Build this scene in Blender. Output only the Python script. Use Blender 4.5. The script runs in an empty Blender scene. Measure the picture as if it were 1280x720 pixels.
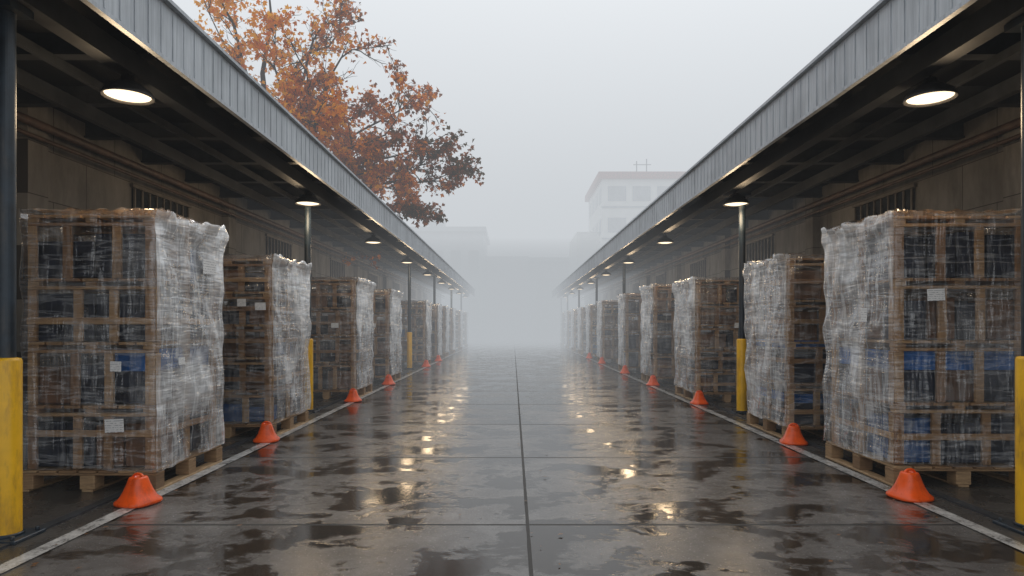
import bpy, bmesh, math, random
from mathutils import Vector, noise, Matrix
R = random.Random(7)
scene = bpy.context.scene
COL = scene.collection

# ---------------------------------------------------------------- helpers
def link(ob, parent=None):
    COL.objects.link(ob)
    if parent is not None:
        ob.parent = parent
    return ob

def empty(name, loc=(0,0,0)):
    e = bpy.data.objects.new(name, None)
    e.location = loc
    e.empty_display_size = 0.2
    return link(e)

class MB:
    def __init__(s):
        s.v=[]; s.f=[]; s.m=[]
    def box(s, x0,x1,y0,y1,z0,z1, m=0):
        n=len(s.v)
        s.v += [(x0,y0,z0),(x1,y0,z0),(x1,y1,z0),(x0,y1,z0),(x0,y0,z1),(x1,y0,z1),(x1,y1,z1),(x0,y1,z1)]
        for q in ((0,3,2,1),(4,5,6,7),(0,1,5,4),(1,2,6,5),(2,3,7,6),(3,0,4,7)):
            s.f.append(tuple(n+i for i in q)); s.m.append(m)
    def cyl(s, x,y,z0,z1,r0,r1=None,n=24,m=0,cap=True):
        r1 = r0 if r1 is None else r1
        b=len(s.v)
        for k,(z,r) in enumerate(((z0,r0),(z1,r1))):
            for i in range(n):
                a=2*math.pi*i/n
                s.v.append((x+r*math.cos(a),y+r*math.sin(a),z))
        for i in range(n):
            j=(i+1)%n
            s.f.append((b+i,b+j,b+n+j,b+n+i)); s.m.append(m)
        if cap:
            s.f.append(tuple(b+i for i in reversed(range(n)))); s.m.append(m)
            s.f.append(tuple(b+n+i for i in range(n))); s.m.append(m)
    def lathe(s, x,y,prof,n=32,m=0,sq=1.0):
        b=len(s.v)
        for (r,z) in prof:
            for i in range(n):
                a=2*math.pi*i/n
                c,si=math.cos(a),math.sin(a)
                den=(abs(c)**(2*sq)+abs(si)**(2*sq))**(1/(2*sq))
                s.v.append((x+r*c/den,y+r*si/den,z))
        for k in range(len(prof)-1):
            for i in range(n):
                j=(i+1)%n
                s.f.append((b+k*n+i,b+k*n+j,b+(k+1)*n+j,b+(k+1)*n+i)); s.m.append(m)
    def tube(s, pts, rads, n=6, m=0):
        b=len(s.v); L=len(pts)
        for k,p in enumerate(pts):
            d = (pts[min(k+1,L-1)]-pts[max(k-1,0)])
            if d.length<1e-6: d=Vector((0,0,1))
            d.normalize()
            u = d.cross(Vector((0.3,0.9,0.1)))
            if u.length<1e-3: u=d.cross(Vector((1,0,0)))
            u.normalize(); w=d.cross(u)
            for i in range(n):
                a=2*math.pi*i/n
                s.v.append(tuple(p+(u*math.cos(a)+w*math.sin(a))*rads[k]))
        for k in range(L-1):
            for i in range(n):
                j=(i+1)%n
                s.f.append((b+k*n+i,b+k*n+j,b+(k+1)*n+j,b+(k+1)*n+i)); s.m.append(m)
    def obj(s, name, mats, parent=None, smooth=False, bevel=0):
        me=bpy.data.meshes.new(name)
        me.from_pydata(s.v,[],s.f)
        for mt in mats: me.materials.append(mt)
        me.polygons.foreach_set('material_index', s.m)
        if smooth: me.polygons.foreach_set('use_smooth',[True]*len(s.f))
        me.update()
        o=bpy.data.objects.new(name,me)
        link(o,parent)
        if bevel:
            md=o.modifiers.new('bevel','BEVEL'); md.width=bevel; md.segments=1; md.limit_method='ANGLE'
        return o

class NT:
    def __init__(s,name,surface=True):
        s.mat=bpy.data.materials.new(name); s.mat.use_nodes=True
        s.t=s.mat.node_tree; s.t.nodes.clear()
        s.out=s.t.nodes.new('ShaderNodeOutputMaterial')
    def n(s,typ,ins=None,**props):
        nd=s.t.nodes.new(typ)
        for k,v in props.items(): setattr(nd,k,v)
        if ins:
            for k,v in ins.items():
                if isinstance(v,bpy.types.NodeSocket): s.t.links.new(v,nd.inputs[k])
                else: nd.inputs[k].default_value=v
        return nd
    def ramp(s,fac,stops,interp='LINEAR'):
        nd=s.t.nodes.new('ShaderNodeValToRGB'); nd.color_ramp.interpolation=interp
        cr=nd.color_ramp
        while len(cr.elements)<len(stops): cr.elements.new(0.5)
        for e,(p,c) in zip(cr.elements,stops):
            e.position=p; e.color = c if len(c)==4 else (*c,1)
        s.t.links.new(fac,nd.inputs[0]); return nd.outputs[0]
    def math(s,op,a,b=0.0,c=0.0,clamp=False):
        nd=s.t.nodes.new('ShaderNodeMath'); nd.operation=op; nd.use_clamp=clamp
        for i,v in enumerate((a,b,c)):
            if isinstance(v,bpy.types.NodeSocket): s.t.links.new(v,nd.inputs[i])
            else: nd.inputs[i].default_value=v
        return nd.outputs[0]
    def mix(s,f,a,b,blend='MIX'):
        nd=s.t.nodes.new('ShaderNodeMix'); nd.data_type='RGBA'; nd.blend_type=blend
        for i,v in ((0,f),(6,a),(7,b)):
            if isinstance(v,bpy.types.NodeSocket): s.t.links.new(v,nd.inputs[i])
            else: nd.inputs[i].default_value = v if i==0 or len(v)==4 else (*v,1)
        return nd.outputs[2]
    def coord(s,scale=(1,1,1),rot=(0,0,0),which='Object'):
        tc=s.n('ShaderNodeTexCoord')
        mp=s.n('ShaderNodeMapping',{'Vector':tc.outputs[which],'Scale':scale,'Rotation':rot})
        return mp.outputs[0]
    def noise(s,vec,scale,detail=4,rough=0.55,dist=0.0):
        return s.n('ShaderNodeTexNoise',{'Vector':vec,'Scale':scale,'Detail':detail,'Roughness':rough,'Distortion':dist}).outputs['Fac']
    def done(s,sock,vol=False):
        s.t.links.new(sock,s.out.inputs['Volume' if vol else 'Surface']); return s.mat
    def principled(s,**k):
        ins={}
        for a,b in k.items():
            ins[a.replace('_',' ')]=b
        return s.n('ShaderNodeBsdfPrincipled',ins)

def g3(v): return (v,v,v,1)

# ---------------------------------------------------------------- materials
def mat_ground():
    m=NT('wet_concrete')
    co=m.coord()
    sep=m.n('ShaderNodeSeparateXYZ',{'Vector':co})
    X,Y=sep.outputs[0],sep.outputs[1]
    big=m.noise(m.coord((0.8,1.2,1)),1.45,4,0.64,0.5)
    mid=m.noise(co,3.4,5,0.65,0.2)
    fine=m.noise(co,42,3,0.7)
    pm=m.math('ADD',m.math('MULTIPLY',big,0.60),m.math('MULTIPLY',mid,0.40))
    pud=m.ramp(pm,[(0.485,g3(0)),(0.53,g3(1))])
    def joint(c,period,off,w):
        a=m.math('ADD',c,off)
        fr=m.math('PINGPONG',a,period/2)
        wob=m.math('MULTIPLY',m.math('SUBTRACT',mid,0.5),0.012)
        fr=m.math('ADD',fr,wob)
        return m.math('LESS_THAN',fr,w)
    jy=joint(Y,2.45,-4.82+2.45*2,0.016)
    jx=joint(X,3.3*2,-0.11,0.013)
    jt=m.math('MAXIMUM',jy,jx)
    slab=m.n('ShaderNodeTexWhiteNoise',noise_dimensions='2D')
    v=m.n('ShaderNodeCombineXYZ',{'X':m.math('FLOOR',m.math('DIVIDE',m.math('ADD',X,-0.11),3.3)),'Y':m.math('FLOOR',m.math('DIVIDE',m.math('ADD',Y,-4.82+4.9),2.45))})
    m.t.links.new(v.outputs[0],slab.inputs['Vector'])
    tint=m.math('MULTIPLY_ADD',slab.outputs['Value'],0.35,0.78)
    dry=m.ramp(mid,[(0.3,(0.10,0.090,0.082)),(0.5,(0.155,0.142,0.132)),(0.72,(0.23,0.216,0.203))])
    dry=m.mix(m.ramp(fine,[(0.35,g3(0)),(0.75,g3(0.5))]),dry,(0.06,0.054,0.05))
    dry=m.mix(1.0,dry,m.n('ShaderNodeCombineColor',{0:tint,1:tint,2:tint}).outputs[0],'MULTIPLY')
    wet=m.mix(m.ramp(fine,[(0.3,g3(0)),(0.7,g3(1))]),(0.024,0.017,0.012),(0.045,0.034,0.025))
    col=m.mix(pud,dry,wet)
    col=m.mix(jt,col,(0.010,0.009,0.008))
    rd=m.math('MULTIPLY_ADD',fine,0.24,0.12)
    rough=m.math('MULTIPLY',rd,m.math('SUBTRACT',1.0,m.math('MULTIPLY',pud,0.62)))
    rough=m.math('MAXIMUM',rough,m.math('MULTIPLY',jt,0.7))
    h=m.math('ADD',m.math('MULTIPLY',fine,0.0024),m.math('MULTIPLY',mid,0.003))
    h=m.math('MULTIPLY',h,m.math('SUBTRACT',1.0,m.math('MULTIPLY',pud,0.78)))
    h=m.math('SUBTRACT',h,m.math('MULTIPLY',jt,0.008))
    bp=m.n('ShaderNodeBump',{'Height':h,'Strength':0.7,'Distance':1.0})
    p=m.principled(Base_Color=col,Roughness=rough,Normal=bp.outputs[0],IOR=1.55)
    return m.done(p.outputs[0])

def mat_side():
    m=NT('bay_asphalt'); co=m.coord()
    mid=m.noise(co,2.2,4,0.65,0.3); fine=m.noise(co,60,2,0.7)
    col=m.ramp(mid,[(0.3,(0.03,0.028,0.026)),(0.7,(0.075,0.068,0.06))])
    col=m.mix(m.ramp(fine,[(0.4,g3(0)),(0.8,g3(0.5))]),col,(0.12,0.11,0.1))
    rough=m.ramp(mid,[(0.42,g3(0.12)),(0.6,g3(0.5))])
    bp=m.n('ShaderNodeBump',{'Height':m.math('ADD',fine,mid),'Strength':0.4,'Distance':0.01})
    return m.done(m.principled(Base_Color=col,Roughness=rough,Normal=bp.outputs[0]).outputs[0])

def mat_line():
    m=NT('worn_white_paint'); co=m.coord()
    a=m.noise(co,5,5,0.7); b=m.noise(co,45,3,0.75)
    w=m.math('ADD',m.math('MULTIPLY',a,0.55),m.math('MULTIPLY',b,0.45))
    col=m.ramp(w,[(0.41,(0.12,0.115,0.11)),(0.47,(0.36,0.35,0.335)),(0.6,(0.62,0.61,0.59))])
    return m.done(m.principled(Base_Color=col,Roughness=0.25).outputs[0])

def mat_simple(name,col,rough,metal=0.0,var=0.35,scale=6,bump=0.0,dirt=None,stretch=(1,1,1)):
    m=NT(name); co=m.coord(stretch)
    n1=m.noise(co,scale,3,0.65)
    lo=tuple(c*(1-var) for c in col); hi=tuple(min(1,c*(1+var)) for c in col)
    c=m.ramp(n1,[(0.3,lo),(0.7,hi)])
    if dirt:
        d=m.noise(m.coord((1,1,0.25)),9,5,0.7)
        c=m.mix(m.ramp(d,[(0.5,g3(0)),(0.68,g3(0.8))]),c,dirt)
    k=dict(Base_Color=c,Roughness=m.math('MULTIPLY_ADD',n1,0.25,rough-0.12,clamp=True),Metallic=metal)
    if bump:
        b=m.noise(co,scale*8,3,0.6)
        k['Normal']=m.n('ShaderNodeBump',{'Height':b,'Strength':bump,'Distance':0.01}).outputs[0]
    return m.done(m.principled(**k).outputs[0])

def mat_wood(name,lo,mid_,hi):
    m=NT(name)
    geo=m.n('ShaderNodeNewGeometry')
    isl=geo.outputs['Random Per Island']
    co=m.coord()
    off=m.n('ShaderNodeVectorMath',{0:co,1:m.n('ShaderNodeCombineXYZ',{'X':m.math('MULTIPLY',isl,37),'Y':m.math('MULTIPLY',isl,11),'Z':m.math('MULTIPLY',isl,23)}).outputs[0]},operation='ADD').outputs[0]
    mp=m.n('ShaderNodeMapping',{'Vector':off,'Scale':(3,3,26)}).outputs[0]
    gr=m.noise(mp,2.2,3,0.65,0.6)
    st=m.noise(off,2.5,2,0.6)
    c=m.ramp(isl,[(0,lo),(0.5,mid_),(1,hi)])
    c=m.mix(m.ramp(gr,[(0.3,g3(0.6)),(0.62,g3(0))]),c,tuple(x*0.45 for x in lo))
    c=m.mix(m.ramp(st,[(0.5,g3(0)),(0.8,g3(0.5))]),c,(0.09,0.06,0.04))
    return m.done(m.principled(Base_Color=c,Roughness=0.62).outputs[0])

def mat_film(name,white):
    m=NT(name)
    tc=m.n('ShaderNodeTexCoord').outputs['Object']
    rnd=m.n('ShaderNodeObjectInfo').outputs['Random']
    base=m.n('ShaderNodeVectorMath',{0:tc,1:m.n('ShaderNodeCombineXYZ',{'X':m.math('MULTIPLY',rnd,91),'Y':m.math('MULTIPLY',rnd,57),'Z':m.math('MULTIPLY',rnd,33)}).outputs[0]},operation='ADD').outputs[0]
    def mp(sc,ro=(0,0,0)):
        return m.n('ShaderNodeMapping',{'Vector':base,'Scale':sc,'Rotation':ro}).outputs[0]
    z=m.n('ShaderNodeSeparateXYZ',{'Vector':tc}).outputs[2]
    a=m.noise(mp((5.5,5.5,0.6),(0.2,0.14,0.3)),1.5,3,0.55,0.25)
    b=m.noise(mp((0.9,0.9,7.5),(0.30,-0.28,0.2)),1.4,3,0.6,0.3)
    c=m.noise(base,1.5,2,0.55,0.6)
    rid=m.math('ABSOLUTE',m.math('SUBTRACT',a,0.5))
    rid=m.math('SUBTRACT',1.0,m.math('MULTIPLY',rid,20.0),clamp=True)
    rid2=m.math('ABSOLUTE',m.math('SUBTRACT',b,0.48))
    rid2=m.math('SUBTRACT',1.0,m.math('MULTIPLY',rid2,22.0),clamp=True)  # crease lines, whitened below as painted gloss streaks on the film
    h=m.math('ADD',m.math('MULTIPLY',a,0.6),m.math('MULTIPLY',b,0.55))
    bp=m.n('ShaderNodeBump',{'Height':h,'Strength':0.9,'Distance':0.065 if white else 0.06})
    gl=m.n('ShaderNodeBsdfGlossy',{'Color':(1,1,1,1),'Roughness':0.09,'Normal':bp.outputs[0]})
    tr=m.n('ShaderNodeBsdfTransparent',{'Color':(0.97,0.975,0.98,1)})
    df=m.n('ShaderNodeBsdfDiffuse',{'Color':(0.95,0.96,0.97,1),'Normal':bp.outputs[0]})
    if white:
        f=m.ramp(c,[(0.36,g3(0.09)),(0.50,g3(0.22)),(0.68,g3(0.58))])
        f=m.math('ADD',f,m.math('MULTIPLY',rid,0.24))
        f=m.math('ADD',f,m.math('MULTIPLY',rid2,0.18))
        f=m.math('ADD',f,m.math('MULTIPLY_ADD',z,0.15,-0.17),clamp=True)
    else:
        f=m.ramp(c,[(0.46,g3(0.005)),(0.75,g3(0.15))])
        f=m.math('ADD',f,m.math('MULTIPLY',rid,0.10))
        f=m.math('ADD',f,m.math('MULTIPLY',rid2,0.16),clamp=True)
    body=m.n('ShaderNodeMixShader',{0:f,1:tr.outputs[0],2:df.outputs[0]})
    fr=m.n('ShaderNodeFresnel',{'IOR':1.5,'Normal':bp.outputs[0]})
    fg=m.math('MINIMUM',m.math('MULTIPLY',fr.outputs[0],1.5 if white else 1.6),0.36 if white else 0.5)
    fin=m.n('ShaderNodeMixShader',{0:fg,1:body.outputs[0],2:gl.outputs[0]})
    return m.done(fin.outputs[0])

def mat_fascia():
    m=NT('galvanised_fascia')
    co=m.coord((1,7,0.35)); n1=m.noise(co,3.0,5,0.7)
    n2=m.noise(m.coord(),1.3,3,0.6)
    c=m.ramp(n1,[(0.25,(0.27,0.295,0.32)),(0.5,(0.42,0.45,0.48)),(0.75,(0.56,0.59,0.62))])
    c=m.mix(m.ramp(n2,[(0.45,g3(0)),(0.8,g3(0.6))]),c,(0.2,0.215,0.23))
    return m.done(m.principled(Base_Color=c,Roughness=0.4,Metallic=0.15).outputs[0])

def mat_wall():
    m=NT('stained_wall'); co=m.coord()
    n1=m.noise(m.coord((1,1,0.3)),2.2,5,0.7); n2=m.noise(co,0.8,3,0.6)
    c=m.ramp(n1,[(0.25,(0.09,0.082,0.072)),(0.5,(0.21,0.193,0.168)),(0.8,(0.31,0.288,0.255))])
    c=m.mix(m.ramp(n2,[(0.45,g3(0)),(0.75,g3(0.6))]),c,(0.08,0.07,0.06))
    br=m.n('ShaderNodeTexBrick',{'Vector':m.n('ShaderNodeMapping',{'Vector':m.n('ShaderNodeTexCoord').outputs['Object'],'Rotation':(0,math.pi/2,math.pi/2)}).outputs[0],'Scale':1.0,'Mortar Size':0.006,'Brick Width':1.2,'Row Height':0.6})
    c=m.mix(br.outputs['Fac'],c,(0.05,0.045,0.04))
    return m.done(m.principled(Base_Color=c,Roughness=0.8).outputs[0])

def mat_emit(name,col,s):
    m=NT(name); e=m.n('ShaderNodeEmission',{'Color':(*col,1),'Strength':s}); return m.done(e.outputs[0])

def mat_leaf():
    m=NT('autumn_leaves')
    geo=m.n('ShaderNodeNewGeometry'); isl=geo.outputs['Random Per Island']
    co=m.coord()
    x=m.n('ShaderNodeSeparateXYZ',{'Vector':co}).outputs[0]
    cl=m.noise(co,0.7,3,0.6)
    t=m.math('ADD',m.math('MULTIPLY',x,0.095),m.math('MULTIPLY_ADD',cl,1.5,-0.66))
    t=m.math('ADD',t,m.math('MULTIPLY',m.math('SUBTRACT',isl,0.5),0.6),clamp=True)
    c=m.ramp(t,[(0.08,(0.90,0.44,0.04)),(0.34,(0.80,0.25,0.03)),(0.58,(0.42,0.14,0.055)),(0.78,(0.22,0.095,0.055)),(0.95,(0.11,0.08,0.045))])
    d=m.n('ShaderNodeBsdfDiffuse',{'Color':c})
    tl=m.n('ShaderNodeBsdfTranslucent',{'Color':c})
    return m.done(m.n('ShaderNodeMixShader',{0:0.5,1:d.outputs[0],2:tl.outputs[0]}).outputs[0])

def mat_label():
    m=NT('paper_label')
    co=m.coord((1,1,1),which='Generated')
    z=m.n('ShaderNodeSeparateXYZ',{'Vector':co}).outputs[2]
    w=m.math('FRACT',m.math('MULTIPLY',z,6.0))
    ln=m.math('MULTIPLY',m.math('LESS_THAN',w,0.3),m.math('GREATER_THAN',m.noise(m.coord(),60,2,0.5),0.47))
    c=m.mix(ln,(0.8,0.8,0.79),(0.35,0.35,0.37))
    return m.done(m.principled(Base_Color=c,Roughness=0.45).outputs[0])

def mat_fog(name,sig,col):
    m=NT(name)
    a=m.n('ShaderNodeVolumeAbsorption',{'Color':(0,0,0,1),'Density':sig})
    e=m.n('ShaderNodeEmission',{'Color':(*col,1),'Strength':sig})  # emission stands in for daylight scattered by the fog
    return m.done(m.n('ShaderNodeAddShader',{0:a.outputs[0],1:e.outputs[0]}).outputs[0],vol=True)

M_ground=mat_ground(); M_side=mat_side(); M_line=mat_line()
M_wood=mat_wood('pallet_wood',(0.24,0.14,0.07),(0.38,0.235,0.12),(0.52,0.35,0.19))
M_crate=mat_wood('crate_wood',(0.30,0.155,0.07),(0.45,0.26,0.12),(0.60,0.38,0.19))
M_clear=mat_film('clear_stretch_film',False); M_white=mat_film('milky_stretch_film',True)
M_goodsA=mat_simple('dark_goods',(0.018,0.024,0.042),0.3,var=0.6,scale=4)
M_goodsB=mat_simple('brown_cartons',(0.16,0.08,0.04),0.6,var=0.5,scale=3)
M_goodsC=mat_simple('blue_goods',(0.012,0.08,0.24),0.4,var=0.4,scale=4)
M_tape=mat_simple('blue_band',(0.008,0.11,0.36),0.3,var=0.5,scale=4)
M_fascia=mat_fascia()
M_steel=mat_simple('dark_steel',(0.038,0.042,0.048),0.5,metal=0.2,var=0.4,scale=3)
M_deck=mat_simple('roof_deck',(0.012,0.013,0.015),0.7,var=0.4,scale=2)
M_post=mat_simple('post_paint',(0.02,0.032,0.045),0.35,metal=0.1,var=0.4,scale=5,dirt=(0.06,0.055,0.05))
M_yellow=mat_simple('yellow_guard_paint',(0.82,0.45,0.012),0.35,var=0.12,scale=5,dirt=(0.4,0.2,0.03))
M_orange=mat_simple('orange_plastic',(0.9,0.10,0.006),0.3,var=0.15,scale=7,dirt=(0.5,0.06,0.01))
M_wall=mat_wall()
M_door=mat_simple('dark_shutter',(0.03,0.03,0.033),0.5)
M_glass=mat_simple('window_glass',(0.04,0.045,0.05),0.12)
M_frame=mat_simple('window_frame',(0.12,0.1,0.08),0.5)
M_pipe=mat_simple('rusty_pipe',(0.09,0.055,0.038),0.6,var=0.5)
M_lamp=mat_emit('lamp_glow',(1.0,0.80,0.54),2.0)
M_lampb=mat_simple('lamp_housing',(0.05,0.05,0.052),0.4,metal=0.5)
M_leaf=mat_leaf()
M_bark=mat_simple('bark',(0.03,0.024,0.02),0.8,var=0.4,scale=8)
M_label=mat_label()
M_white_wall=mat_simple('white_render',(0.72,0.72,0.7),0.8,var=0.1,scale=1)
M_redtrim=mat_simple('red_brown_trim',(0.28,0.075,0.05),0.7)
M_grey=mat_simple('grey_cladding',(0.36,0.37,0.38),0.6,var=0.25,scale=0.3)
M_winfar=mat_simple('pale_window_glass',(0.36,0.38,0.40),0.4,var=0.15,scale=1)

# ---------------------------------------------------------------- ground
def sheet(name,x0,x1,y0,y1,z,mat):
    b=MB(); b.v=[(x0,y0,z),(x1,y0,z),(x1,y1,z),(x0,y1,z)]; b.f=[(0,1,2,3)]; b.m=[0]
    return b.obj(name,[mat])
sheet('ground',-400,400,-80,600,0,M_ground)
XL,XR=-3.14,3.43
sheet('loading_bay_floor',-5.62,XL-0.06,-5,51,0.004,M_side)
sheet('loading_bay_floor',XR+0.06,5.92,-5,54,0.004,M_side)
sheet('painted_line',XL-0.06,XL+0.06,-5,51,0.008,M_line)
sheet('painted_line',XR-0.06,XR+0.06,-5,54,0.008,M_line)
b=MB(); b.box(XL-0.36,XL-0.28,-5,51,0.004,0.02); b.obj('metal_strip',[M_steel])  # plain dark metal strip on the floor beside the painted line
b=MB(); b.box(XR+0.28,XR+0.36,-5,51,0.004,0.02); b.obj('metal_strip',[M_steel])

# ---------------------------------------------------------------- canopy + warehouse
def canopy(side, xe, xw, y1):
    s=side
    e=empty('loading_canopy')
    def bx(b,xa,xb,*r,m=0):
        b.box(min(xa,xb),max(xa,xb),*r,m=m)
    y0=0.6
    b=MB()
    bx(b,s*xe,s*(xe+0.03),y0,y1,3.80,4.28)
    y=y0+0.1
    while y<y1:
        bx(b,s*(xe-0.006),s*xe,y,y+0.012,3.83,4.25)
        y+=0.19
    b.obj('fascia',[M_fascia],e)
    b=MB()
    bx(b,s*(xe-0.05),s*(xe+0.10),y0,y1,4.281,4.315)
    bx(b,s*(xe-0.035),s*(xe+0.015),y0,y1,3.765,3.799)
    b.obj('edge_trim',[M_fascia],e)
    b=MB()
    bx(b,s*(xe+0.035),s*(xw+2.0),y0,y1,4.16,4.22)
    b.obj('roof_deck',[M_deck],e)
    b=MB()
    y=y0+0.1
    while y<y1:
        bx(b,s*(xe+0.04),s*(xw),y,y+0.07,3.98,4.158)
        bx(b,s*(xe+0.04),s*(xw),y-0.03,y+0.10,3.955,3.979)
        y+=1.28
    bx(b,s*(xe+0.40),s*(xe+0.55),y0,y1,3.76,3.953)
    bx(b,s*(xe+1.15),s*(xe+1.20),y0,y1,3.87,3.953)
    bx(b,s*(xe+1.7),s*(xe+1.78),y0,y1,3.80,3.953)
    b.obj('roof_beams',[M_steel],e)
    w=empty('warehouse_building')
    b=MB()
    bx(b,s*xw,s*(xw+0.25),y0,y1,0,4.15,m=0)
    bx(b,s*(xw+0.251),s*(xw+12),y1-0.3,y1,0,4.1,m=0)
    bx(b,s*(xw+0.251),s*(xw+12),y0,y0+0.3,0,4.1,m=0)
    y=2.1
    while y<y1-3:
        bx(b,s*(xw-0.14),s*(xw-0.001),y,y+0.32,0,4.14,m=0)
        bx(b,s*(xw-0.03),s*(xw-0.001),y+1.1,y+3.7,0.0,2.75,m=1)
        for q in range(11):
            bx(b,s*(xw-0.045),s*(xw-0.031),y+1.12,y+3.68,0.1+q*0.24,0.12+q*0.24,m=2)
        bx(b,s*(xw-0.02),s*(xw-0.001),y+2.2,y+3.8,3.0,3.52,m=3)
        bx(b,s*(xw-0.05),s*(xw-0.001),y+2.15,y+3.85,2.93,2.995,m=4)
        bx(b,s*(xw-0.05),s*(xw-0.001),y+2.15,y+3.85,3.525,3.58,m=4)
        for q in range(9):
            bx(b,s*(xw-0.045),s*(xw-0.022),y+2.2+q*0.195,y+2.23+q*0.195,3.0,3.52,m=4)
        y+=5.1
    b.obj('wall',[M_wall,M_door,M_steel,M_glass,M_frame],w)
    b=MB()
    b.tube([Vector((s*(xw-0.22),y0,3.78)),Vector((s*(xw-0.22),y1,3.78))],[0.05,0.05],12)
    b.tube([Vector((s*(xw-0.24),y0,3.62)),Vector((s*(xw-0.24),y1,3.62))],[0.025,0.025],8)
    b.obj('wall_pipes',[M_pipe],w,smooth=True)

canopy(-1,3.0,5.6,50)
canopy(1,3.22,5.9,53)

def post(x,y):
    e=empty('canopy_post',(x,y,0))
    b=MB(); b.cyl(0,0,1.2,3.70,0.055)
    b.box(-0.11,0.11,-0.11,0.11,3.701,3.755)
    b.obj('pole',[M_post],e)
    b=MB()
    b.lathe(0,0,[(0.0,1.275),(0.06,1.275),(0.084,1.268),(0.09,1.25),(0.09,0.03)],32)
    b.f=[f[::-1] for f in b.f]
    b.obj('yellow_guard',[M_yellow],e,smooth=True)
    b=MB(); b.box(-0.17,0.17,-0.15,0.15,0.004,0.03)
    for i in (-1,1):
        for j in (-1,1):
            b.cyl(i*0.13,j*0.115,0.03,0.055,0.016,n=6)
    b.cyl(0,0,0.03,0.05,0.105)
    b.obj('base_plate',[M_post],e,bevel=0.004)
for y in (4.5,11.1,22.0,29,37,44): post(-3.56,y)
for y in (4.7,10.95,22.6,30,38,46,52): post(3.92 if y>5 else 3.80,y)

def lamp(x,y):
    e=empty('canopy_lamp',(x,y,3.58))
    b=MB()
    b.lathe(0,0,[(0.185,-0.012),(0.205,-0.032),(0.212,-0.028),(0.21,-0.01),(0.19,0.03),(0.12,0.085),(0.06,0.11),(0.05,0.16),(0.0,0.16)],32)
    b.cyl(0,0,0.16,0.40,0.012,n=10)
    b.box(-0.05,0.05,-0.05,0.05,0.37,0.395)
    b.obj('housing',[M_lampb],e,smooth=True)
    b=MB()
    b.lathe(0,0,[(0.186,-0.013),(0.12,-0.030),(0.05,-0.036),(0.0005,-0.037)],20)
    b.f=[f[::-1] for f in b.f]
    b.obj('diffuser',[M_lamp],e,smooth=True)
    ld=bpy.data.lights.new('bulb','POINT'); ld.energy=25; ld.color=(1.0,0.74,0.46)
    ld.shadow_soft_size=0.20
    lo=bpy.data.objects.new('bulb',ld); link(lo,e); lo.location=(0,0,-0.25)
for k in range(9): lamp(-3.46,5.75+5.05*k)
for k in range(9): lamp(3.78,5.8+5.05*k)

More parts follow.
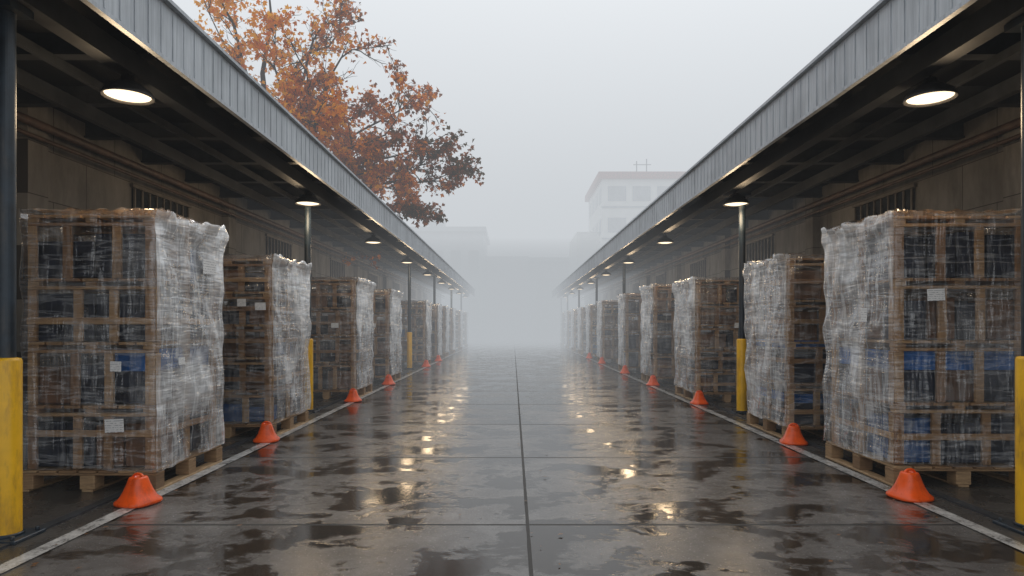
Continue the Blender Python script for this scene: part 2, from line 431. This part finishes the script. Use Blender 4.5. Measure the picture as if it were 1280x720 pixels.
# ---------------------------------------------------------------- wrapped pallet stacks
def film_mesh(hx,hy,z0,z1,res,seed,aisle,parent):
    per=[(-hx,-hy),(hx,-hy),(hx,hy),(-hx,hy)]
    nx=int(34*res)+4; nz=int(60*res)+4
    ring=[];side=[]
    for s_ in range(4):
        a=per[s_]; c=per[(s_+1)%4]
        for i in range(nx):
            t=0.5-0.5*math.cos(math.pi*i/nx)
            ring.append((a[0]+(c[0]-a[0])*t,a[1]+(c[1]-a[1])*t)); side.append(s_)
    N=len(ring)
    b=MB()
    aisle_side = 1 if aisle>0 else 3
    for k in range(nz+1):
        v=k/nz
        for i,(x,y) in enumerate(ring):
            r=0.045
            cx=max(-hx+r,min(hx-r,x)); cy=max(-hy+r,min(hy-r,y))
            dx,dy=x-cx,y-cy; L=math.hypot(dx,dy)
            if L>1e-6: ox,oy=dx/L,dy/L; px,py=cx+ox*r,cy+oy*r
            else:
                px,py=x,y
                ox,oy=((0,-1),(1,0),(0,1),(-1,0))[side[i]]
            asd = (side[i]==aisle_side)
            amp=0.022 if asd else 0.010
            topk=max(0.0,(v-0.84)/0.16)
            zb=z0+0.035*noise.noise(Vector((x*2.5+seed,y*2.5,3.3)))+ (0.015*noise.noise(Vector((x*11+seed,y*11,1.3))))
            z=zb+(z1-zb)*v
            d=noise.noise(Vector(((x+y)*3+z*1.4+seed,z*0.9,seed)))
            rd=(1-abs(noise.noise(Vector(((x-y)*3.5-z*2.4,z*1.1+seed,7.7))))*3)
            fold=noise.noise(Vector(((x+y)*9+seed,z*1.2,2.2)))
            lay=noise.noise(Vector(((x+y)*0.7,z*4,seed+5)))
            off=amp*(1.1*d+0.8*max(rd,0)+0.5*fold+0.5*lay)
            off+= -0.006*math.cos(z*2*math.pi/0.56)
            off+=0.010
            if asd:
                off+=0.012*(1-v)+0.012*(v*(1-v)*4)
                off+=0.05*max(0.0,noise.noise(Vector(((x+y)*1.6+seed*2,z*1.3,4.4))))
                off+=topk*(0.035+0.09*noise.noise(Vector(((x+y)*8+seed,z*6,9.1))))
            zz=z+0.006*d
            ta=2.0 if asd else 0.9
            # loose film stands up a little at the corners
            cor=max(0.0,1-min(math.hypot(hx-abs(x),hy-abs(y))/0.25,1.0))
            zz+=topk*ta*(0.03*noise.noise(Vector(((x+y)*6+seed,x*2,5.5)))+0.016*noise.noise(Vector(((x+y)*22+seed,x*5,1.5))))+topk*cor*0.03
            b.v.append((px+ox*off,py+oy*off,zz))
    for k in range(nz):
        for i in range(N):
            j=(i+1)%N
            b.f.append((k*N+i,k*N+j,(k+1)*N+j,(k+1)*N+i))
            b.m.append(1 if side[i]==aisle_side else 0)
    base=nz*N; c=len(b.v)
    rings=(0.93,0.84,0.72,0.5)
    for q in rings:
        for i in range(N):
            x,y,z=b.v[base+i]
            b.v.append((x*q,y*q,z1+0.02+0.035*noise.noise(Vector((x*q*9,y*q*9,seed)))+0.02*noise.noise(Vector((x*q*23,y*q*23,seed)))))
    prev=base
    for r_ in range(len(rings)):
        cur=c+r_*N
        for i in range(N):
            j=(i+1)%N; b.f.append((prev+i,prev+j,cur+j,cur+i)); b.m.append(0)
        prev=cur
    b.f.append(tuple(prev+i for i in range(N))); b.m.append(0)
    return b.obj('stretch_film',[M_clear,M_white],parent,smooth=True)

def pallet_boards(b,hx,hy,z,rr,full=True,h=0.144):
    tb=0.022; blk=h-3*tb
    for xx in (-hx+0.05,0,hx-0.05):
        b.box(xx-0.05,xx+0.05,-hy,hy,z,z+tb)
    for xx in (-hx+0.07,0,hx-0.07):
        for yy in (-hy+0.07,0,hy-0.07):
            b.box(xx-0.068,xx+0.068,yy-0.07,yy+0.07,z+tb+0.001,z+tb+blk)
    for yy in (-hy+0.07,0,hy-0.07):
        b.box(-hx,hx,yy-0.068,yy+0.068,z+tb+blk+0.001,z+2*tb+blk)
    n=7; w=2*hx/n
    for i in range(n):
        x0=-hx+i*w+0.012
        b.box(x0,x0+w-0.024,-hy-0.004,hy+rr.uniform(-0.004,0.004),z+2*tb+blk+0.001,z+h)

def stack(cx_near,ynear,yfar,H,side,seed,width=1.25,res=1.0,labels=(),band=None,yaw=0.0,tiers=4):
    rr=random.Random(seed)
    hx=width/2; hy=(yfar-ynear)/2
    e=empty('wrapped_pallet_stack',(side*(cx_near+hx),(ynear+yfar)/2,0.004))
    e.rotation_euler=(0,0,yaw)
    aisle=-side
    b=MB()
    pallet_boards(b,hx,hy,0.0,rr,h=0.19)
    b.obj('pallet',[M_wood],e,bevel=0.004 if res>0.6 else 0)
    z=0.195; top=H-0.03
    th=(top-z)/tiers
    ix,iy=hx-0.05,hy-0.05
    w=MB(); g=MB()
    pd=0.10
    for t in range(tiers):
        za=z+t*th; zb=za+th
        nxg=rr.choice((2,3,4)); nyg=rr.choice((2,3,4))
        gz=zb-pd-rr.uniform(0.015,0.06)
        for i in range(nxg):
            for j in range(nyg):
                if 0<i<nxg-1 and 0<j<nyg-1: continue
                sx=2*(ix-0.045)/nxg; sy=2*(iy-0.045)/nyg
                x0=-ix+0.045+i*sx+rr.uniform(0.004,0.016); y0=-iy+0.045+j*sy+rr.uniform(0.004,0.016)
                m=rr.choices((0,1,2),(0.56,0.40,0.04))[0]
                g.box(x0,x0+sx-0.018,y0,y0+sy-0.018,za+0.012,gz-rr.uniform(0,0.09),m)
        zt=zb-pd
        for yy in (-iy,iy-0.09,-0.045):
            w.box(-ix,ix,yy,yy+0.09,zt,zt+0.03)
        nb=7; sw=2*ix/nb
        for i in range(nb):
            w.box(-ix+i*sw+0.010,-ix+(i+1)*sw-0.010,-iy-0.006,iy+0.006,zb-0.028,zb-0.001)
        for xx in (-ix+0.001,-0.05,ix-0.101):
            for yy in (-iy+0.002,-0.05,iy-0.102):
                w.box(xx,xx+0.10,yy,yy+0.10,zt+0.031,zb-0.029)
        for xx in (-ix,-ix+ix*rr.uniform(0.55,0.75),ix*rr.uniform(0.2,0.35),ix-0.08):
            for yy in (-iy-0.001,iy-0.029):
                w.box(xx,xx+0.08,yy,yy+0.03,za+0.002,zt-0.002)
        for yy in (-iy+0.035,-0.04,iy-0.115):
            for xx in (-ix-0.001,ix-0.029):
                w.box(xx,xx+0.03,yy,yy+0.08,za+0.002,zt-0.002)
        if rr.random()<0.5:
            zm=za+(zt-za)*rr.uniform(0.3,0.65)
            for yy in (-iy-0.020,iy+0.003):
                w.box(-ix+0.01,ix-0.01,yy,yy+0.016,zm,zm+0.06)
            for xx in (-ix-0.020,ix+0.003):
                w.box(xx,xx+0.016,-iy+0.01,iy-0.01,zm,zm+0.06)
    w.obj('crate_frames',[M_crate],e,bevel=0.003 if res>0.9 else 0)
    g.obj('packed_goods',[M_goodsA,M_goodsB,M_goodsC],e,bevel=0.006 if res>0.9 else 0)
    film_mesh(hx-0.010,hy-0.010,0.20,H,res,seed*1.37,aisle,e)
    if band:
        q=MB()
        for (za,zb,u0,u1) in band:
            q.box(u0*ix,u1*ix,-iy+0.034,-iy+0.038,za,zb)
            xx=aisle*(ix-0.036)
            q.box(min(xx,xx+aisle*0.003),max(xx,xx+aisle*0.003),-iy+0.04,iy-0.1,za,zb)
        q.obj('blue_band',[M_tape],e)
    for (face,u,zz,lw,lh) in labels:
        q=MB()
        if face=='f':
            q.box(-lw/2,lw/2,-0.001,0.001,-lh/2,lh/2)
            o=q.obj('paper_label',[M_label],e); o.location=(u*hx,-hy-0.026,zz)
        else:
            q.box(-0.001,0.001,-lw/2,lw/2,-lh/2,lh/2)
            o=q.obj('paper_label',[M_label],e); o.location=(aisle*(hx+0.06),u*hy,zz)
        o.rotation_euler=(rr.uniform(-.03,.03),rr.uniform(-.04,.04),rr.uniform(-.03,.03))

LL=[(3.20,5.75,7.05,2.53,1.0),(3.18,8.5,9.95,2.42,0.9),(3.18,13.0,14.5,2.46,0.7),(3.18,16.6,18.1,2.42,0.55),
    (3.2,23.6,25.0,2.4,0.4),(3.2,27.2,28.6,2.4,0.3),(3.2,30.4,31.8,2.4,0.3),(3.2,34.,35.4,2.4,0.25),(3.2,39,40.4,2.4,0.25),(3.2,44,45.4,2.4,0.25)]
RR=[(3.53,5.92,7.25,2.55,1.0),(3.55,8.3,9.75,2.41,0.9),(3.55,12.5,14.05,2.42,0.7),(3.55,16.3,17.7,2.54,0.55),
    (3.55,20.3,21.6,2.49,0.4),(3.55,25.6,27,2.48,0.35),(3.55,29.6,31,2.44,0.3),(3.55,33.5,35,2.44,0.25),(3.55,37.5,39,2.44,0.25),(3.55,42,43.4,2.44,0.25),(3.55,46.5,48,2.44,0.25)]
lab1=[('f',0.42,0.60,0.17,0.12),('f',0.44,1.13,0.10,0.09),('a',-0.5,1.16,0.12,0.07),('a',0.35,2.1,0.28,0.15)]
lab2=[('f',0.35,1.80,0.12,0.1),('f',0.75,1.75,0.14,0.10)]
labr1=[('f',-0.42,1.78,0.16,0.11),('a',-0.4,1.6,0.12,0.14)]
TL=[4,5,4,4,5,4,4,5,4,4]; TR=[4,4,5,4,4,5,4,4,5,4,4]
for i,(x,a,c,H,res) in enumerate(LL):
    stack(x,a,c,H,-1,11+i,res=res,labels=(lab1 if i==0 else lab2 if i==1 else [('f',0.3,1.5,0.15,0.1)] if i<4 else ()),
          band=[(1.08,1.28,0.35,0.98)] if i==0 else None,yaw=R.uniform(-0.015,0.015),width=1.25 if i<4 else 1.15,tiers=TL[i])
for i,(x,a,c,H,res) in enumerate(RR):
    stack(x,a,c,H,1,41+i,res=res,labels=(labr1 if i==0 else [('f',0.3,1.5,0.15,0.1)] if i<3 else ()),
          band=[(1.08,1.26,-0.97,0.98)] if i==0 else [(0.48,0.6,-0.98,0.98),(1.2,1.3,-0.98,0.2)] if i==1 else None,yaw=R.uniform(-0.015,0.015),width=1.3,tiers=TR[i])

# ---------------------------------------------------------------- orange markers
def marker(x,y,rot=0.0):
    e=empty('orange_floor_marker',(x,y,0.008)); e.rotation_euler=(0,0,rot)
    b=MB()
    b.lathe(0,0,[(0.0,0.0),(0.155,0.0),(0.162,0.012),(0.158,0.028),(0.128,0.055),(0.10,0.11),(0.078,0.17),(0.066,0.21),(0.06,0.222),(0.04,0.226),(0.034,0.20),(0.0,0.19)],40,sq=1.5)
    b.obj('body',[M_orange],e,smooth=True)
    b=MB()
    pts=[Vector((0.052*math.cos(a),0,0.212+0.035*math.sin(a))) for a in [math.pi*i/10 for i in range(11)]]
    b.tube(pts,[0.011]*11,8)
    b.obj('handle',[M_orange],e,smooth=True)
for (x,y) in ((-3.15,5.38),(-3.19,8.28),(-3.15,12.6),(-3.15,16.2),(-3.15,23.2),(-3.15,27)): marker(x,y,R.uniform(-.3,.3))
for (x,y) in ((3.44,5.55),(3.56,8.12),(3.55,12.2),(3.5,16.0),(3.5,20),(3.5,25.2),(3.5,29.3)): marker(x,y,R.uniform(-.3,.3))

# ---------------------------------------------------------------- tree
def make_tree(base):
    rr=random.Random(5)
    e=empty('autumn_maple_tree',base)
    wood=MB(); LV=[];LF=[]
    def poly(a,b_,n,wob,sag):
        pts=[]
        ph=Vector((rr.uniform(0,50),rr.uniform(0,50),rr.uniform(0,50)))
        L=(b_-a).length
        for i in range(n+1):
            t=i/n
            p=a.lerp(b_,t)
            nv=Vector((noise.noise(ph+Vector((t*3,0,0))),noise.noise(ph+Vector((0,t*3,9))),noise.noise(ph+Vector((5,0,t*3)))))
            p=p+nv*wob*L*math.sin(math.pi*min(t,0.8)/0.8*0.5)
            p.z+=sag*L*math.sin(math.pi*t)
            pts.append(p)
        return pts
    def leaf(p,s):
        d=Vector((rr.gauss(0,1),rr.gauss(0,1),rr.gauss(-0.5,0.8))).normalized()
        u=d.cross(Vector((rr.gauss(0,1),rr.gauss(0,1),rr.gauss(0,1)))).normalized()
        n=d.cross(u)
        k=len(LV)
        q=[(0,0),(0.32,0.3),(0.6,0.75),(0.22,0.72),(0,1.15),(-0.22,0.72),(-0.55,0.75),(-0.32,0.3)]
        for (a,c) in q:
            LV.append(tuple(p+u*a*s+d*c*s+n*(abs(a)*0.35*s)))
        LF.append(tuple(range(k,k+8)))
    T=[Vector((0,0,0)),Vector((0.05,0,1.5)),Vector((-0.05,0.05,3)),Vector((0.15,0,4.4)),Vector((0.45,0.1,6.0)),Vector((0.6,0,8.2)),Vector((0.35,0.1,10.2)),Vector((0.7,0,12)),Vector((0.55,0,13.6))]
    wood.tube(T,[0.24,0.2,0.18,0.17,0.15,0.12,0.08,0.045,0.015],10)
    limbs=[(3.4,(5.4,-1.0,5.0),1.4),(3.8,(6.9,0.5,6.6),1.6),(4.6,(6.9,-0.6,8.2),1.4),(5.2,(5.9,0.8,9.7),1.05),
           (6.2,(4.4,-0.5,11.6),0.6),(7.2,(2.4,0.8,13.8),0.5),(4.3,(4.6,2.0,7.0),1.35),(4.9,(3.9,-2.2,8.6),1.2),
           (6.0,(-2.6,0.5,11.5),1.0),(5.0,(-3.2,-1.2,9.0),1.0),(8.0,(-1.4,-0.8,14.5),0.8),(5.6,(2.6,-1.6,10.4),1.15),(4.0,(3.2,1.0,6.4),1.2),
           (7.6,(3.0,0.3,12.4),0.5),(5.8,(1.4,-1.0,11.5),0.9),(4.4,(6.4,0.2,7.4),1.45),(4.2,(2.2,-1.0,8.2),1.2),(5.4,(4.4,0.1,9.2),1.1),(5,(1.2,0.8,9.6),1.05),
           (3.6,(6.4,0.1,5.5),1.45),(6.4,(-1.2,-0.5,12.6),0.9),(5.0,(5.2,-1.0,8.6),1.2)]
    def tp(z):
        for i in range(len(T)-1):
            if T[i].z<=z<=T[i+1].z:
                return T[i].lerp(T[i+1],(z-T[i].z)/(T[i+1].z-T[i].z))
        return T[-1]
    for (zs,tgt,lf) in limbs:
        a=tp(zs); t=Vector(tgt)
        pts=poly(a,t,12,0.15,0.05)
        L=(t-a).length
        rads=[0.085*(1-0.88*i/12) for i in range(13)]
        wood.tube(pts,rads,7)
        nsub=int(13+L*1.6)
        for s_ in range(nsub):
            u=rr.uniform(0.25,1.0)
            i=min(int(u*12),11); p=pts[i].lerp(pts[i+1],u*12-i)
            dirv=(pts[i+1]-pts[i]).normalized()
            rnd=Vector((rr.gauss(0,1),rr.gauss(0,1),rr.gauss(0.1,0.8))).normalized()
            ln=rr.uniform(0.6,1.6)*(1.15-0.4*u)
            q=p+(dirv*0.6+rnd*0.8).normalized()*ln
            sp=poly(p,q,6,0.16,0.04)
            wood.tube(sp,[0.024*(1-0.8*k/6) for k in range(7)],4)
            dens=rr.choice((0.1,0.5,0.9,1.3,1.6))*lf
            for tw in range(rr.randint(5,8)):
                w=rr.uniform(0.2,1.0); i2=min(int(w*6),5); p2=sp[i2]
                rnd=Vector((rr.gauss(0,1),rr.gauss(0,1),rr.gauss(0,0.8))).normalized()
                q2=p2+((sp[i2+1]-sp[i2]).normalized()*0.6+rnd*0.7)*rr.uniform(0.25,0.6)
                tp_=poly(p2,q2,3,0.12,0.0)
                wood.tube(tp_,[0.009,0.007,0.006,0.004],3)
                for q_ in range(int(rr.randint(4,12)*dens)):
                    c=tp_[rr.randint(1,3)]+Vector((rr.gauss(0,0.10),rr.gauss(0,0.10),rr.gauss(-0.03,0.08)))
                    leaf(c,rr.uniform(0.09,0.18))
    wood.obj('trunk_and_branches',[M_bark],e,smooth=True)
    me=bpy.data.meshes.new('leaves'); me.from_pydata(LV,[],LF); me.materials.append(M_leaf); me.update()
    link(bpy.data.objects.new('leaves',me),e)
    print('leaves',len(LF))
make_tree((-9.0,22.0,0))

rr=random.Random(3)
b=MB()
for i in range(170):
    y=3.2+rr.random()**2*25; x=rr.uniform(-3.0,3.2) if rr.random()<0.6 else rr.choice((0.1,XL+0.15,XR-0.2))+rr.gauss(0,0.05)
    s=rr.uniform(0.008,0.024); a=rr.uniform(0,6.28)
    k=len(b.v)
    for (u,v) in ((0,-1),(0.7,0),(0,1.2),(-0.6,0.1)):
        b.v.append((x+s*(u*math.cos(a)-v*math.sin(a)),y+s*(u*math.sin(a)+v*math.cos(a)),0.012+rr.uniform(0,0.005)))
    b.f.append((k,k+1,k+2,k+3)); b.m.append(0)
b.obj('fallen_leaves',[mat_simple('wet_leaf',(0.14,0.055,0.012),0.4,var=0.6,scale=3)])

# ---------------------------------------------------------------- far buildings
def office():
    e=empty('office_building',(0,0,0))
    x0,x1,y0,y1,H=7.8,14.8,56,66,14.3
    b=MB(); b.box(x0,x1,y0,y1,0,H); b.box(x0-2.0,x0-0.001,y0+2,y1,0,10.0); b.obj('walls',[M_white_wall],e)
    b=MB(); b.box(x0-0.35,x1+0.35,y0-0.35,y1+0.35,H+0.002,H+0.6); b.obj('roof_edge',[M_redtrim],e)
    b=MB()
    for f in range(5):
        z=1.4+f*2.75
        for i in range(3):
            xx=x0+0.5+i*2.15
            b.box(xx,xx+1.6,y0-0.03,y0-0.002,z,z+1.3)
        for i in range(4):
            yy=y0+0.6+i*2.4
            b.box(x0-0.03,x0-0.002,yy,yy+1.5,z,z+1.3)
        b.box(x0-0.08,x1+0.08,y0-0.08,y0-0.032,z-0.6,z-0.45)
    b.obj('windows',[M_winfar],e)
    b=MB()
    b.cyl(11.2,58,H+0.6,H+2.1,0.05,n=8); b.cyl(12.1,58,H+0.6,H+2.3,0.05,n=8); b.box(10.9,12.5,57.97,58.03,H+1.75,H+1.81)
    b.obj('antenna',[M_steel],e)
office()
e=empty('factory_building')
b=MB()
b.box(-13,-3.2,69,80,0,11.6); b.box(-13.4,-2.9,68.5,80.4,11.601,12.1)
b.box(-3.19,1.8,72,80,0,9.3)
b.box(1.81,6.0,67,80,0,8.2); b.box(1.6,6.3,66.6,80.3,8.201,8.6)
b.box(-9.5,-7.8,72,74,12.101,13.4)
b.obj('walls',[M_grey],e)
b=MB()
for i in range(5):
    b.box(-12.4+i*1.9,-11.3+i*1.9,68.95,68.99,6.8,9.6)
    b.box(-12.4+i*1.9,-11.3+i*1.9,68.95,68.99,1.5,4.4)
b.box(2.4,5.4,66.95,66.99,4.2,6.4)
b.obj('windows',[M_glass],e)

# ---------------------------------------------------------------- fog
def fog(name,x0,x1,y0,y1,z0,z1,sig,col):
    b=MB(); b.box(x0,x1,y0,y1,z0,z1)
    b.obj(name,[mat_fog(name,sig,col)])
fog('fog',-150,150,-60,300,-1,40,0.0010,(0.63,0.66,0.69))
fog('fog',-140,140,12,290,-0.9,26,0.010,(0.63,0.66,0.69))
fog('fog',-130,130,28,280,-0.8,18,0.028,(0.57,0.60,0.63))
fog('fog',-120,120,40,270,-0.7,7,0.09,(0.24,0.262,0.28))  # low bank coloured darker, painting dimness into the far end of the lane

# ---------------------------------------------------------------- sky + light
w=bpy.data.worlds.new('World'); scene.world=w; w.use_nodes=True
t=w.node_tree; t.nodes.clear()
sky=t.nodes.new('ShaderNodeTexSky'); sky.sky_type='NISHITA'; sky.sun_disc=False
sky.sun_elevation=math.radians(48); sky.sun_rotation=math.radians(10)
hs=t.nodes.new('ShaderNodeHueSaturation'); hs.inputs['Saturation'].default_value=0.15
mx=t.nodes.new('ShaderNodeMix'); mx.data_type='RGBA'; mx.inputs[0].default_value=0.88
mx.inputs[7].default_value=(7.6,7.9,8.2,1)
bg=t.nodes.new('ShaderNodeBackground'); bg.inputs[1].default_value=0.125
ow=t.nodes.new('ShaderNodeOutputWorld')
t.links.new(sky.outputs[0],hs.inputs['Color']); t.links.new(hs.outputs[0],mx.inputs[6])
t.links.new(mx.outputs[2],bg.inputs[0]); t.links.new(bg.outputs[0],ow.inputs[0])
sd=bpy.data.lights.new('sun','SUN'); sd.energy=0.8; sd.angle=math.radians(25); sd.color=(1,0.97,0.93)
so=bpy.data.objects.new('sun',sd); link(so)
dirv=Vector((math.sin(math.radians(10))*math.cos(math.radians(48)),math.cos(math.radians(10))*math.cos(math.radians(48)),math.sin(math.radians(48))))
so.rotation_euler=dirv.to_track_quat('Z','Y').to_euler(); so.location=(0,0,60)

# ---------------------------------------------------------------- camera
cd=bpy.data.cameras.new('camera'); cam=bpy.data.objects.new('camera',cd); link(cam)
cd.sensor_width=36; cd.lens=22.5; cd.shift_y=47/1280; cd.shift_x=-0.001
cam.location=(0,0,1.5); cam.rotation_euler=(math.radians(90),0,0)
cd.clip_start=0.05; cd.clip_end=2000
scene.camera=cam
scene.view_settings.view_transform='Standard'; scene.view_settings.look='None'; scene.view_settings.exposure=0
